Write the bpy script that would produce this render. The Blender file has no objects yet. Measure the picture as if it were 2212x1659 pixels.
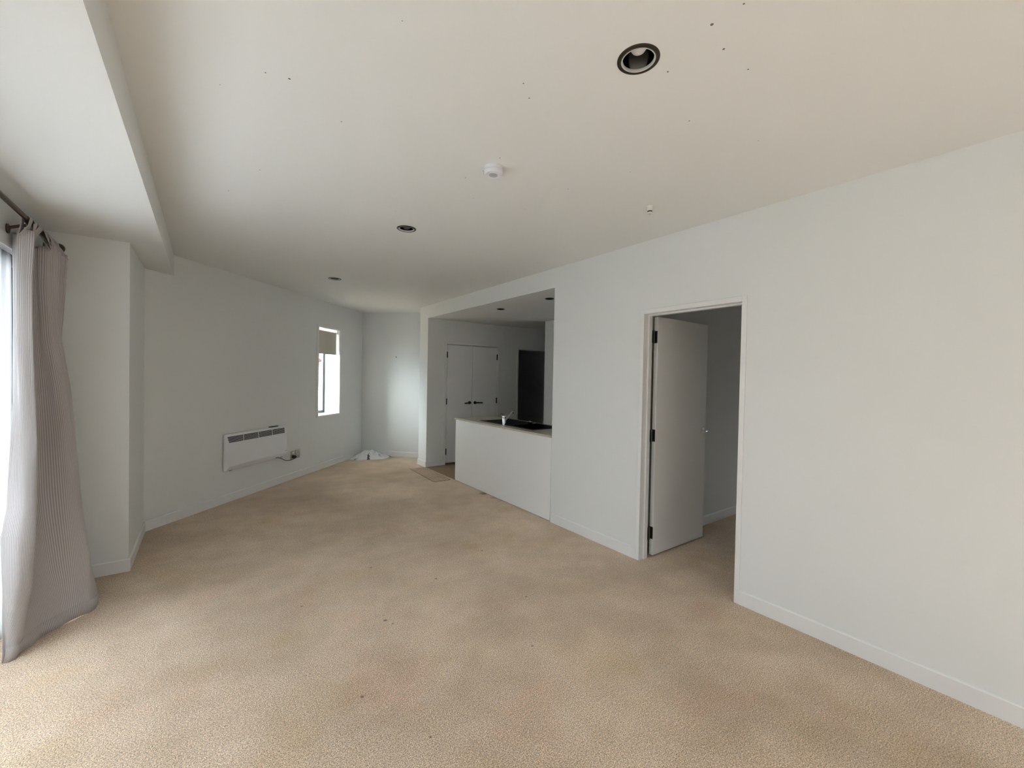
import bpy, bmesh, math, random
from mathutils import Vector, Matrix
random.seed(4)
S = bpy.context.scene
C = S.collection
PI = math.pi

# ------------------------------------------------------------------ camera
F_PX = 911.3; YAW = 0.6286; PITCH = -0.0163; ROLL = 0.0190; CAM_Z = 1.4717
cam_d = bpy.data.cameras.new('camera'); cam = bpy.data.objects.new('camera', cam_d); C.objects.link(cam)
cam_d.sensor_fit = 'HORIZONTAL'; cam_d.sensor_width = 36.0
cam_d.lens = 36.0 * F_PX / 2212.0
cam_d.clip_start = 0.02; cam_d.clip_end = 200
Fh = Vector((math.sin(YAW), math.cos(YAW), 0)); Zv = Vector((0, 0, 1))
Fv = Fh * math.cos(PITCH) + Zv * math.sin(PITCH)
U0 = Zv * math.cos(PITCH) - Fh * math.sin(PITCH)
R0 = Vector((math.cos(YAW), -math.sin(YAW), 0))
Rv = R0 * math.cos(ROLL) + U0 * math.sin(ROLL)
Uv = U0 * math.cos(ROLL) - R0 * math.sin(ROLL)
m3 = Matrix((Rv, Uv, -Fv)).transposed()
cam.matrix_world = Matrix.Translation((0, 0, CAM_Z)) @ m3.to_4x4()
S.camera = cam

# ------------------------------------------------------------------ world, exposure
S.view_settings.view_transform = 'Standard'; S.view_settings.look = 'None'
S.view_settings.gamma = 1.0; S.view_settings.use_curve_mapping = False
S.view_settings.exposure = 0.13
SKY = 14.0
w = bpy.data.worlds.new('overcast_sky'); S.world = w; w.use_nodes = True
nt = w.node_tree; nt.nodes.clear()
wo = nt.nodes.new('ShaderNodeOutputWorld'); bg = nt.nodes.new('ShaderNodeBackground')
bg.inputs[0].default_value = (0.89, 0.955, 1.01, 1)
# overcast sky, glow added low in west (-X) to light the back wall
_tc = nt.nodes.new('ShaderNodeTexCoord'); _dp = nt.nodes.new('ShaderNodeVectorMath'); _dp.operation = 'DOT_PRODUCT'
_dp.inputs[1].default_value = Vector((-1.0, -0.03, 0.10)).normalized(); nt.links.new(_tc.outputs['Generated'], _dp.inputs[0])
_mx = nt.nodes.new('ShaderNodeMath'); _mx.operation = 'MAXIMUM'; _mx.inputs[1].default_value = 0.0; nt.links.new(_dp.outputs['Value'], _mx.inputs[0])
_pw = nt.nodes.new('ShaderNodeMath'); _pw.operation = 'POWER'; _pw.inputs[1].default_value = 18.0; nt.links.new(_mx.outputs[0], _pw.inputs[0])
_ma = nt.nodes.new('ShaderNodeMath'); _ma.operation = 'MULTIPLY_ADD'; _ma.inputs[1].default_value = SKY * 1.9
_sz = nt.nodes.new('ShaderNodeSeparateXYZ'); nt.links.new(_tc.outputs['Generated'], _sz.inputs[0])
_m2 = nt.nodes.new('ShaderNodeMath'); _m2.operation = 'MAXIMUM'; _m2.inputs[1].default_value = 0.0; nt.links.new(_sz.outputs[2], _m2.inputs[0])
_m3 = nt.nodes.new('ShaderNodeMath'); _m3.operation = 'MULTIPLY_ADD'; _m3.inputs[1].default_value = SKY * 4.3; _m3.inputs[2].default_value = SKY * 0.27
nt.links.new(_m2.outputs[0], _m3.inputs[0]); nt.links.new(_m3.outputs[0], _ma.inputs[2])
nt.links.new(_pw.outputs[0], _ma.inputs[0]); nt.links.new(_ma.outputs[0], bg.inputs[1])
nt.links.new(bg.outputs[0], wo.inputs[0])

def portal(name, loc, rot, sx, sy):
    l = bpy.data.lights.new(name, 'AREA'); l.shape = 'RECTANGLE'; l.size = sx; l.size_y = sy
    l.cycles.is_portal = True
    o = bpy.data.objects.new(name, l); C.objects.link(o); o.location = loc; o.rotation_euler = rot
    return o
portal('daylight_portal_sliding_door', (-1.10, 1.74, 1.08), (0, math.radians(-90), 0), 2.12, 4.1)
portal('daylight_portal_added_window', (1.2, -2.70, 1.35), (math.radians(90), 0, 0), 2.4, 1.5)  # guides sky sampling through the added rear window
_wn = portal('daylight_portal_narrow_window', (0, 0, 0), (0, 0, 0), 0.60, 1.40)
_wn.location = (-0.4474 + 0.7036 * 2.884 - 0.7106 * 0.33, 5.045 + 0.7106 * 2.884 + 0.7036 * 0.33, 1.50)
_wn.rotation_euler = Vector((0.7106, -0.7036, 0)).to_track_quat('-Z', 'Y').to_euler()
sun_d = bpy.data.lights.new('bounce_sun', 'SUN'); sun_d.energy = 122.0; sun_d.angle = math.radians(6); sun_d.color = (0.96, 0.98, 1.0)
bounce_sun = bpy.data.objects.new('bounce_sun', sun_d); C.objects.link(bounce_sun)
bounce_sun.rotation_euler = Vector((-0.16, 0.74, -0.66)).to_track_quat('-Z', 'Y').to_euler()  # added sun strikes balcony and facade outside so light bounces indoors

# ------------------------------------------------------------------ measured room
W = 2.8675; H = 2.586; HK = 2.389            # wall plane, ceiling, lower ceiling
XB = -0.252; XC = -0.4474; XL = -0.88        # bulkhead edge, column face, window wall
YC = 4.117; Y1 = 5.045; YK = 6.25; YP = 6.55; YO = 3.235; YI = 5.27
YR = -2.5                                    # rear wall behind the camera
A = Vector((XC, Y1, 0)); B = Vector((2.306, 7.826, 0))
T = (B - A).normalized(); N = Vector((T.y, -T.x, 0)); LW = (B - A).length
Z = Vector((0, 0, 1))

# ------------------------------------------------------------------ materials
def new_mat(name):
    m = bpy.data.materials.new(name); m.use_nodes = True
    nt = m.node_tree; b = nt.nodes['Principled BSDF']
    return m, nt, b
def simple(name, col, rough=0.5, metal=0.0, spec=0.5, bump=None, vary=None, coat=0):
    m, nt, b = new_mat(name)
    b.inputs['Base Color'].default_value = (*col, 1); b.inputs['Roughness'].default_value = rough
    b.inputs['Metallic'].default_value = metal; b.inputs['Specular IOR Level'].default_value = spec
    b.inputs['Coat Weight'].default_value = coat
    tc = nt.nodes.new('ShaderNodeTexCoord')
    if vary:
        n = nt.nodes.new('ShaderNodeTexNoise'); n.inputs['Scale'].default_value = vary[0]; n.inputs['Detail'].default_value = 4
        nt.links.new(tc.outputs['Object'], n.inputs['Vector'])
        mx = nt.nodes.new('ShaderNodeMix'); mx.data_type = 'RGBA'
        k = vary[1]
        mx.inputs[6].default_value = (*[c * (1 - k) for c in col], 1)
        mx.inputs[7].default_value = (*[min(1, c * (1 + k)) for c in col], 1)
        nt.links.new(n.outputs['Fac'], mx.inputs[0]); nt.links.new(mx.outputs[2], b.inputs['Base Color'])
    if bump:
        n = nt.nodes.new('ShaderNodeTexNoise'); n.inputs['Scale'].default_value = bump[0]; n.inputs['Detail'].default_value = 3
        nt.links.new(tc.outputs['Object'], n.inputs['Vector'])
        bp = nt.nodes.new('ShaderNodeBump'); bp.inputs['Strength'].default_value = bump[1]; bp.inputs['Distance'].default_value = bump[2]
        nt.links.new(n.outputs['Fac'], bp.inputs['Height']); nt.links.new(bp.outputs[0], b.inputs['Normal'])
    return m

WALL = (0.868, 0.882, 0.868)
M = {}
M['wall'] = simple('wall_paint', WALL, 0.55, spec=0.3, bump=(260, 0.12, 0.001), vary=(1.3, 0.012))
M['trim'] = simple('trim_gloss_paint', (0.90, 0.90, 0.89), 0.32, spec=0.5, vary=(3, 0.02))
M['door'] = simple('door_paint', (0.92, 0.92, 0.91), 0.38, spec=0.45, vary=(2, 0.015))
M['panel'] = simple('bench_laminate', (0.94, 0.94, 0.925), 0.35, spec=0.4, vary=(2, 0.01))
M['worktop'] = simple('worktop_stone', (0.58, 0.53, 0.43), 0.22, spec=0.5, vary=(60, 0.08))
M['chrome'] = simple('polished_chrome', (0.85, 0.85, 0.86), 0.08, metal=1)
M['steel'] = simple('brushed_steel', (0.42, 0.41, 0.38), 0.32, metal=1, vary=(40, 0.1))
M['dark_steel'] = simple('worn_hinge_steel', (0.16, 0.16, 0.15), 0.38, metal=1, vary=(90, 0.3))
M['black_metal'] = simple('black_lever_metal', (0.015, 0.015, 0.015), 0.4, spec=0.4)
M['sink'] = simple('black_sink_composite', (0.004, 0.004, 0.004), 0.5, spec=0.05)
M['bronze'] = simple('bronze_flange', (0.055, 0.045, 0.034), 0.3, metal=0.6, vary=(40, 0.2))
M['ring'] = simple('pale_inner_ring', (0.62, 0.62, 0.60), 0.3, spec=0.5)
M['reflector'] = simple('reflector_cone', (0.30, 0.30, 0.29), 0.16, metal=1, bump=(14, 0.5, 0.004))
M['bulb'] = simple('frosted_bulb', (0.80, 0.80, 0.80), 0.3, spec=0.4)
M['plastic'] = simple('white_alarm_plastic', (0.86, 0.87, 0.92), 0.35)
M['plastic_shade'] = simple('grey_alarm_plastic', (0.55, 0.55, 0.58), 0.45)
M['sprinkler'] = simple('cream_plastic', (0.86, 0.85, 0.78), 0.4)
M['heater'] = simple('heater_enamel', (0.93, 0.93, 0.95), 0.3, vary=(3, 0.01))
M['void'] = simple('dark_slot', (0.012, 0.014, 0.02), 0.6)
M['logo'] = simple('grey_badge_print', (0.25, 0.25, 0.27), 0.4)
M['cable'] = simple('black_rubber_cable', (0.012, 0.012, 0.014), 0.45)
M['alu'] = simple('dark_aluminium', (0.10, 0.115, 0.12), 0.4, metal=0.5)
M['alu_light'] = simple('light_aluminium_bead', (0.5, 0.53, 0.53), 0.35, metal=0.5)
M['blind'] = simple('roller_blind_fabric', (0.66, 0.62, 0.54), 0.9, spec=0.1, bump=(700, 0.3, 0.001), vary=(8, 0.05))
M['rail'] = simple('bronze_curtain_rail', (0.10, 0.07, 0.05), 0.28, metal=0.8, vary=(30, 0.2))
M['nail'] = simple('dark_nail', (0.05, 0.04, 0.03), 0.5, metal=0.6)
M['render'] = simple('bounce_wall_render', (0.62, 0.62, 0.62), 0.8)
M['facade'] = simple('bright_facade_render', (0.88, 0.88, 0.88), 0.8)
M['red'] = simple('red_sign_paint', (0.45, 0.004, 0.004), 0.9, spec=0.0)
M['terrace'] = simple('bounce_terrace', (0.72, 0.72, 0.70), 0.7, vary=(5, 0.05))
M['concrete'] = simple('soffit_core', (0.6, 0.6, 0.58), 0.8)

def ceiling_mat():
    m, nt, b = new_mat('ceiling_paint')
    b.inputs['Roughness'].default_value = 0.7; b.inputs['Specular IOR Level'].default_value = 0.2
    tc = nt.nodes.new('ShaderNodeTexCoord')
    # small dark fly specks scattered over the paint
    rs = random.Random(11); pts = [(0.251, 1.817, .0045), (0.174, 1.836, .003), (0.969, 1.296, .003), (1.039, 1.349, .003), (1.275, .727, .005), (1.401, .755, .004), (1.279, .632, .003), (1.561, .75, .003), (1.674, 1.045, .003), (1.346, .93, .0035)]
    pts += [(rs.uniform(0, 2.6), rs.uniform(.7, 3.2), rs.uniform(.0018, .0035)) for _ in range(16)]
    mask = None
    for (x_, y_, r_) in pts:
        d = nt.nodes.new('ShaderNodeVectorMath'); d.operation = 'DISTANCE'; d.inputs[1].default_value = (x_, y_, 2.586); nt.links.new(tc.outputs['Object'], d.inputs[0])
        lt = nt.nodes.new('ShaderNodeMath'); lt.operation = 'LESS_THAN'; lt.inputs[1].default_value = r_; nt.links.new(d.outputs['Value'], lt.inputs[0])
        if mask is None: mask = lt
        else:
            q = nt.nodes.new('ShaderNodeMath'); q.operation = 'MAXIMUM'; nt.links.new(mask.outputs[0], q.inputs[0]); nt.links.new(lt.outputs[0], q.inputs[1]); mask = q
    lt = mask
    mx = nt.nodes.new('ShaderNodeMix'); mx.data_type = 'RGBA'
    mx.inputs[6].default_value = (0.872, 0.873, 0.855, 1); mx.inputs[7].default_value = (0.20, 0.18, 0.15, 1)
    nt.links.new(lt.outputs[0], mx.inputs[0]); nt.links.new(mx.outputs[2], b.inputs['Base Color'])
    n = nt.nodes.new('ShaderNodeTexNoise'); n.inputs['Scale'].default_value = 220
    nt.links.new(tc.outputs['Object'], n.inputs['Vector'])
    bp = nt.nodes.new('ShaderNodeBump'); bp.inputs['Strength'].default_value = 0.1; bp.inputs['Distance'].default_value = 0.001
    nt.links.new(n.outputs['Fac'], bp.inputs['Height']); nt.links.new(bp.outputs[0], b.inputs['Normal'])
    return m
M['ceiling'] = ceiling_mat()

def carpet_mat(name, stains=True, tint=(1, 1, 1)):
    m, nt, b = new_mat(name)
    L = nt.links.new
    b.inputs['Roughness'].default_value = 0.95; b.inputs['Specular IOR Level'].default_value = 0.05
    b.inputs['Sheen Weight'].default_value = 0.15
    tc = nt.nodes.new('ShaderNodeTexCoord'); P = tc.outputs['Object']
    def noise(scale, detail=2, rough=0.5, off=0):
        n = nt.nodes.new('ShaderNodeTexNoise'); n.inputs['Scale'].default_value = scale
        n.inputs['Detail'].default_value = detail; n.inputs['Roughness'].default_value = rough
        if off:
            mp = nt.nodes.new('ShaderNodeMapping'); mp.inputs['Location'].default_value = (off, off * 1.7, 0)
            L(P, mp.inputs['Vector']); L(mp.outputs[0], n.inputs['Vector'])
        else: L(P, n.inputs['Vector'])
        return n.outputs['Fac']
    def ramp(src, a, bb, ca, cb):
        r = nt.nodes.new('ShaderNodeValToRGB'); r.color_ramp.elements[0].position = a; r.color_ramp.elements[1].position = bb
        r.color_ramp.elements[0].color = (*ca, 1); r.color_ramp.elements[1].color = (*cb, 1); L(src, r.inputs[0]); return r.outputs[0]
    def mix(fac, a, bb, mode='MIX'):
        x = nt.nodes.new('ShaderNodeMix'); x.data_type = 'RGBA'; x.blend_type = mode
        if isinstance(fac, float): x.inputs[0].default_value = fac
        else: L(fac, x.inputs[0])
        for s, q in ((6, a), (7, bb)):
            if isinstance(q, tuple): x.inputs[s].default_value = (*q, 1)
            else: L(q, x.inputs[s])
        return x.outputs[2]
    base = tuple(c * t for c, t in zip((0.83, 0.67, 0.505), tint))
    fine = noise(210, 3, 0.7)
    mid = noise(75, 3, 0.6, 3.1)
    big = noise(1.1, 4, 0.6, 7.3)
    med = noise(5.0, 4, 0.6, 1.3)
    col = mix(ramp(big, 0.38, 0.66, (0, 0, 0), (1, 1, 1)), tuple(c * f for c, f in zip(base, (0.83, 0.82, 0.80))), tuple(min(1, c * 1.10) for c in base))
    col = mix(ramp(med, 0.35, 0.7, (0, 0, 0), (1, 1, 1)), col, mix(1.0, col, (0.91, 0.89, 0.85), 'MULTIPLY'))
    if stains:
        pk = ramp(noise(2.1, 3, 0.6, 11.0), 0.56, 0.72, (0, 0, 0), (0.5, 0.5, 0.5))
        col = mix(pk, col, mix(1.0, col, (1.04, 0.88, 0.85), 'MULTIPLY'))
        yl = ramp(noise(1.6, 3, 0.6, 23.0), 0.55, 0.72, (0, 0, 0), (0.7, 0.7, 0.7))
        col = mix(yl, col, mix(1.0, col, (0.90, 0.86, 0.72), 'MULTIPLY'))
    sp = ramp(fine, 0.34, 0.66, (0.33, 0.30, 0.26), (1.56, 1.56, 1.60))
    col = mix(1.0, col, sp, 'MULTIPLY')
    sp2 = ramp(mid, 0.30, 0.70, (0.86, 0.86, 0.86), (1.12, 1.12, 1.12))
    col = mix(1.0, col, sp2, 'MULTIPLY')
    if stains:
        # small dark marks trodden into the pile and two rusty spots by the bench
        spots = [(0.88, 2.457, .012), (0.905, 2.40, .007), (1.362, 2.763, .010), (0.587, 1.925, .009), (1.46, 1.771, .007),
                 (1.03, 3.2, .008), (1.75, 2.2, .008), (0.5, 2.9, .007), (1.9, 3.0, .009), (0.75, 1.55, .006)]
        mask = None
        for (x, y, r) in spots:
            d = nt.nodes.new('ShaderNodeVectorMath'); d.operation = 'DISTANCE'; d.inputs[1].default_value = (x, y, 0); L(P, d.inputs[0])
            lt = nt.nodes.new('ShaderNodeMapRange'); lt.inputs[1].default_value = r * 0.4; lt.inputs[2].default_value = r * 1.3
            lt.inputs[3].default_value = 0.75; lt.inputs[4].default_value = 0.0; L(d.outputs['Value'], lt.inputs[0])
            if mask is None: mask = lt.outputs[0]
            else:
                mx = nt.nodes.new('ShaderNodeMath'); mx.operation = 'MAXIMUM'; L(mask, mx.inputs[0]); L(lt.outputs[0], mx.inputs[1]); mask = mx.outputs[0]
        col = mix(mask, col, (0.10, 0.07, 0.045))
        wob = nt.nodes.new('ShaderNodeTexNoise'); wob.inputs['Scale'].default_value = 24; L(P, wob.inputs['Vector'])
        vm = nt.nodes.new('ShaderNodeVectorMath'); vm.operation = 'MULTIPLY_ADD'; vm.inputs[1].default_value = (0.12, 0.12, 0)
        L(wob.outputs['Color'], vm.inputs[0]); L(P, vm.inputs[2])
        rm = None
        for (x, y, r, k) in [(2.90, 4.53, .065, .85), (2.915, 4.32, .055, .5), (2.92, 4.18, .05, .35)]:
            d = nt.nodes.new('ShaderNodeVectorMath'); d.operation = 'DISTANCE'; d.inputs[1].default_value = (x, y, 0); L(vm.outputs[0], d.inputs[0])
            lt = nt.nodes.new('ShaderNodeMapRange'); lt.inputs[1].default_value = r * 0.3; lt.inputs[2].default_value = r
            lt.inputs[3].default_value = k; lt.inputs[4].default_value = 0.0; L(d.outputs['Value'], lt.inputs[0])
            if rm is None: rm = lt.outputs[0]
            else:
                mx = nt.nodes.new('ShaderNodeMath'); mx.operation = 'MAXIMUM'; L(rm, mx.inputs[0]); L(lt.outputs[0], mx.inputs[1]); rm = mx.outputs[0]
        col = mix(rm, col, (0.26, 0.12, 0.025))
    L(col, b.inputs['Base Color'])
    bp = nt.nodes.new('ShaderNodeBump'); bp.inputs['Strength'].default_value = 0.7; bp.inputs['Distance'].default_value = 0.004
    L(fine, bp.inputs['Height'])
    bp2 = nt.nodes.new('ShaderNodeBump'); bp2.inputs['Strength'].default_value = 0.35; bp2.inputs['Distance'].default_value = 0.01
    L(mid, bp2.inputs['Height']); L(bp.outputs[0], bp2.inputs['Normal']); L(bp2.outputs[0], b.inputs['Normal'])
    return m
M['carpet'] = carpet_mat('cut_pile_carpet')
M['mat_carpet'] = carpet_mat('offcut_carpet', stains=False, tint=(0.72, 0.68, 0.66))

def vinyl_mat():
    m, nt, b = new_mat('brown_vinyl')
    tc = nt.nodes.new('ShaderNodeTexCoord'); n = nt.nodes.new('ShaderNodeTexNoise')
    mp = nt.nodes.new('ShaderNodeMapping'); mp.inputs['Scale'].default_value = (3, 18, 1)
    nt.links.new(tc.outputs['Object'], mp.inputs[0]); nt.links.new(mp.outputs[0], n.inputs['Vector']); n.inputs['Scale'].default_value = 2.0
    r = nt.nodes.new('ShaderNodeValToRGB'); r.color_ramp.elements[0].color = (0.19, 0.115, 0.05, 1); r.color_ramp.elements[1].color = (0.33, 0.22, 0.11, 1)
    nt.links.new(n.outputs['Fac'], r.inputs[0]); nt.links.new(r.outputs[0], b.inputs['Base Color']); b.inputs['Roughness'].default_value = 0.4
    return m
M['vinyl'] = vinyl_mat()

def curtain_mat():
    m, nt, b = new_mat('ribbed_taupe_curtain'); L = nt.links.new
    b.inputs['Roughness'].default_value = 0.85; b.inputs['Specular IOR Level'].default_value = 0.15
    b.inputs['Sheen Weight'].default_value = 0.2
    uv = nt.nodes.new('ShaderNodeUVMap'); sep = nt.nodes.new('ShaderNodeSeparateXYZ'); L(uv.outputs[0], sep.inputs[0])
    mu = nt.nodes.new('ShaderNodeMath'); mu.operation = 'MULTIPLY'; mu.inputs[1].default_value = 2 * PI / 0.0085; L(sep.outputs[0], mu.inputs[0])
    sn = nt.nodes.new('ShaderNodeMath'); sn.operation = 'SINE'; L(mu.outputs[0], sn.inputs[0])
    mr = nt.nodes.new('ShaderNodeMapRange'); mr.inputs[1].default_value = -1; mr.inputs[2].default_value = 1; L(sn.outputs[0], mr.inputs[0])
    mx = nt.nodes.new('ShaderNodeMix'); mx.data_type = 'RGBA'
    mx.inputs[6].default_value = (0.37, 0.335, 0.325, 1); mx.inputs[7].default_value = (0.64, 0.605, 0.595, 1)
    L(mr.outputs[0], mx.inputs[0])
    ns = nt.nodes.new('ShaderNodeTexNoise'); ns.inputs['Scale'].default_value = 900
    tc = nt.nodes.new('ShaderNodeTexCoord'); L(tc.outputs['Object'], ns.inputs['Vector'])
    L(mx.outputs[2], b.inputs['Base Color'])
    ad = nt.nodes.new('ShaderNodeMath'); ad.operation = 'ADD'; L(mr.outputs[0], ad.inputs[0]); L(ns.outputs['Fac'], ad.inputs[1])
    bp = nt.nodes.new('ShaderNodeBump'); bp.inputs['Strength'].default_value = 0.4; bp.inputs['Distance'].default_value = 0.0015
    L(ad.outputs[0], bp.inputs['Height']); L(bp.outputs[0], b.inputs['Normal'])
    return m
M['curtain'] = curtain_mat()

def sheer_mat():
    m = bpy.data.materials.new('white_voile'); m.use_nodes = True; nt = m.node_tree; nt.nodes.clear(); L = nt.links.new
    o = nt.nodes.new('ShaderNodeOutputMaterial'); t = nt.nodes.new('ShaderNodeBsdfTransparent')
    tr = nt.nodes.new('ShaderNodeBsdfTranslucent'); d = nt.nodes.new('ShaderNodeBsdfDiffuse')
    tr.inputs[0].default_value = (0.92, 0.94, 0.96, 1); d.inputs[0].default_value = (0.9, 0.9, 0.9, 1)
    a = nt.nodes.new('ShaderNodeMixShader'); a.inputs[0].default_value = 0.35; L(tr.outputs[0], a.inputs[1]); L(d.outputs[0], a.inputs[2])
    b = nt.nodes.new('ShaderNodeMixShader'); b.inputs[0].default_value = 0.42; L(t.outputs[0], b.inputs[1]); L(a.outputs[0], b.inputs[2])
    L(b.outputs[0], o.inputs[0]); return m
M['sheer'] = sheer_mat()

def glass_mat(name, tint):
    m = bpy.data.materials.new(name); m.use_nodes = True; nt = m.node_tree; nt.nodes.clear(); L = nt.links.new
    o = nt.nodes.new('ShaderNodeOutputMaterial'); t = nt.nodes.new('ShaderNodeBsdfTransparent'); t.inputs[0].default_value = (*tint, 1)
    g = nt.nodes.new('ShaderNodeBsdfGlossy'); g.inputs['Roughness'].default_value = 0.02
    ge = nt.nodes.new('ShaderNodeNewGeometry'); dp = nt.nodes.new('ShaderNodeVectorMath'); dp.operation = 'DOT_PRODUCT'
    L(ge.outputs['Normal'], dp.inputs[0]); L(ge.outputs['Incoming'], dp.inputs[1])
    ab = nt.nodes.new('ShaderNodeMath'); ab.operation = 'ABSOLUTE'; L(dp.outputs['Value'], ab.inputs[0])
    om = nt.nodes.new('ShaderNodeMath'); om.operation = 'SUBTRACT'; om.inputs[0].default_value = 1.0; L(ab.outputs[0], om.inputs[1])
    pw = nt.nodes.new('ShaderNodeMath'); pw.operation = 'POWER'; pw.inputs[1].default_value = 5.0; L(om.outputs[0], pw.inputs[0])
    fr = nt.nodes.new('ShaderNodeMath'); fr.operation = 'MULTIPLY_ADD'; fr.inputs[1].default_value = 0.96; fr.inputs[2].default_value = 0.04; L(pw.outputs[0], fr.inputs[0])
    a = nt.nodes.new('ShaderNodeMixShader'); L(fr.outputs[0], a.inputs[0]); L(t.outputs[0], a.inputs[1]); L(g.outputs[0], a.inputs[2])
    L(a.outputs[0], o.inputs[0]); return m
M['glass'] = glass_mat('clear_glass', (0.95, 0.97, 0.96))
M['clearer_glass'] = glass_mat('lightly_dimming_glass', (0.31, 0.315, 0.32))  # weaker added tint, lets more daylight through the far pane
M['fill_window_glass'] = glass_mat('fill_window_tint', (0.37, 0.375, 0.38))  # tint sets how much daylight the added windows give
M['dimming_glass'] = glass_mat('dimming_glass', (0.198, 0.202, 0.204))  # tint added to cut the daylight from the sliding door

def bag_mat():
    m, nt, b = new_mat('crumpled_white_plastic'); L = nt.links.new
    b.inputs['Roughness'].default_value = 0.3
    tc = nt.nodes.new('ShaderNodeTexCoord'); v = nt.nodes.new('ShaderNodeTexNoise'); v.inputs['Scale'].default_value = 9; v.inputs['Detail'].default_value = 3
    L(tc.outputs['Object'], v.inputs['Vector'])
    r = nt.nodes.new('ShaderNodeValToRGB'); e = r.color_ramp.elements
    e[0].position = 0.33; e[0].color = (0.10, 0.09, 0.16, 1); e[1].position = 0.37; e[1].color = (0.93, 0.94, 0.96, 1)
    L(v.outputs['Fac'], r.inputs[0]); L(r.outputs[0], b.inputs['Base Color'])
    b.inputs['Transmission Weight'].default_value = 0.0
    return m
M['bag'] = bag_mat()
M['bag_print'] = simple('navy_bag_print', (0.03, 0.03, 0.07), 0.4)

# ------------------------------------------------------------------ mesh helpers
class MB:
    def __init__(s): s.bm = bmesh.new()
    def face(s, pts):
        vs = [s.bm.verts.new(p) for p in pts]; return s.bm.faces.new(vs)
    def frame_box(s, o, ax, ay, az):
        """box from corner o along three vectors"""
        o = Vector(o); ax = Vector(ax); ay = Vector(ay); az = Vector(az)
        if ax.cross(ay).dot(az) < 0: ax, ay = ay, ax
        c = [o, o + ax, o + ax + ay, o + ay]; c += [p + az for p in c]
        v = [s.bm.verts.new(p) for p in c]
        for f in ((3, 2, 1, 0), (4, 5, 6, 7), (0, 1, 5, 4), (1, 2, 6, 5), (2, 3, 7, 6), (3, 0, 4, 7)):
            s.bm.faces.new([v[i] for i in f])
        return s
    def box(s, x0, x1, y0, y1, z0, z1):
        return s.frame_box((x0, y0, z0), (x1 - x0, 0, 0), (0, y1 - y0, 0), (0, 0, z1 - z0))
    def wbox(s, t0, t1, o0, o1, z0, z1, org=None, t=None, n=None):
        """box in wall coordinates: t along the wall, o off the wall, z up"""
        org = org or A; t = t or T; n = n or N
        return s.frame_box(org + t * t0 + n * o0 + Z * z0, t * (t1 - t0), n * (o1 - o0), Z * (z1 - z0))
    def prism(s, poly, vec):
        vec = Vector(vec); a = [s.bm.verts.new(p) for p in poly]; b = [s.bm.verts.new(Vector(p) + vec) for p in poly]
        n = len(poly); s.bm.faces.new(a[::-1]); s.bm.faces.new(b)
        for i in range(n): s.bm.faces.new((a[i], a[(i + 1) % n], b[(i + 1) % n], b[i]))
        return s
    def lathe(s, prof, org=(0, 0, 0), seg=32, axis='Z', close=False):
        org = Vector(org); rings = []
        for r, h in prof:
            ring = []
            for i in range(seg):
                a = 2 * PI * i / seg; p = (r * math.cos(a), r * math.sin(a), h)
                if axis == 'X': p = (p[2], p[0], p[1])
                if axis == 'Y': p = (p[1], p[2], p[0])
                ring.append(s.bm.verts.new(org + Vector(p)))
            rings.append(ring)
        for a, b in zip(rings, rings[1:]):
            for i in range(seg): s.bm.faces.new((a[i], a[(i + 1) % seg], b[(i + 1) % seg], b[i]))
        for ring, rv in ((rings[0], True), (rings[-1], False)):
            if close: s.bm.faces.new(ring[::-1] if rv else ring)
        return s
    def tube(s, pts, r, seg=10, caps=True):
        pts = [Vector(p) for p in pts]; rr = r if isinstance(r, (list, tuple)) else [r] * len(pts)
        rings = []; up = Vector((0.13, 0.29, 0.95))
        for i, p in enumerate(pts):
            d = (pts[min(i + 1, len(pts) - 1)] - pts[max(i - 1, 0)]).normalized()
            a = d.cross(up)
            if a.length < 1e-3: a = d.cross(Vector((1, 0, 0)))
            a.normalize(); b = d.cross(a)
            rings.append([s.bm.verts.new(p + (a * math.cos(2 * PI * k / seg) + b * math.sin(2 * PI * k / seg)) * rr[i]) for k in range(seg)])
        for a, b in zip(rings, rings[1:]):
            for i in range(seg): s.bm.faces.new((a[i], a[(i + 1) % seg], b[(i + 1) % seg], b[i]))
        if caps: s.bm.faces.new(rings[0][::-1]); s.bm.faces.new(rings[-1])
        return s
    def build(s, name, mat, parent=None, smooth=False, bevel=0, label=None):
        bm = s.bm; bmesh.ops.recalc_face_normals(bm, faces=bm.faces)
        me = bpy.data.meshes.new(name); bm.to_mesh(me); bm.free()
        o = bpy.data.objects.new(name, me); C.objects.link(o)
        me.materials.append(M[mat] if isinstance(mat, str) else mat)
        if smooth:
            for p in me.polygons: p.use_smooth = True
            try: me.set_sharp_from_angle(angle=math.radians(38))
            except Exception: pass
        if bevel:
            b = o.modifiers.new('bevel', 'BEVEL'); b.width = bevel; b.segments = 2; b.limit_method = 'ANGLE'; b.angle_limit = math.radians(40)
        if parent is not None:
            o.parent = parent; o.matrix_parent_inverse = Matrix.Translation(parent.location).inverted()
        if label: o['label'] = label
        return o

def struct(name, mb, mat, parent=None, **k):
    o = mb.build(name, mat, parent, **k)
    if parent is None: o['kind'] = 'structure'
    return o
def sroot(name, loc=(0, 0, 0)):
    o = bpy.data.objects.new(name, None); C.objects.link(o); o.location = loc; o['kind'] = 'structure'; o.empty_display_size = 0.1
    return o
def thing(name, label, cat, loc=(0, 0, 0), group=None):
    o = bpy.data.objects.new(name, None); C.objects.link(o); o.location = loc; o.empty_display_size = 0.05
    o['label'] = label; o['category'] = cat
    if group: o['group'] = group
    return o
def tag(o, label, cat, group=None):
    o['label'] = label; o['category'] = cat
    if group: o['group'] = group
    return o

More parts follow.
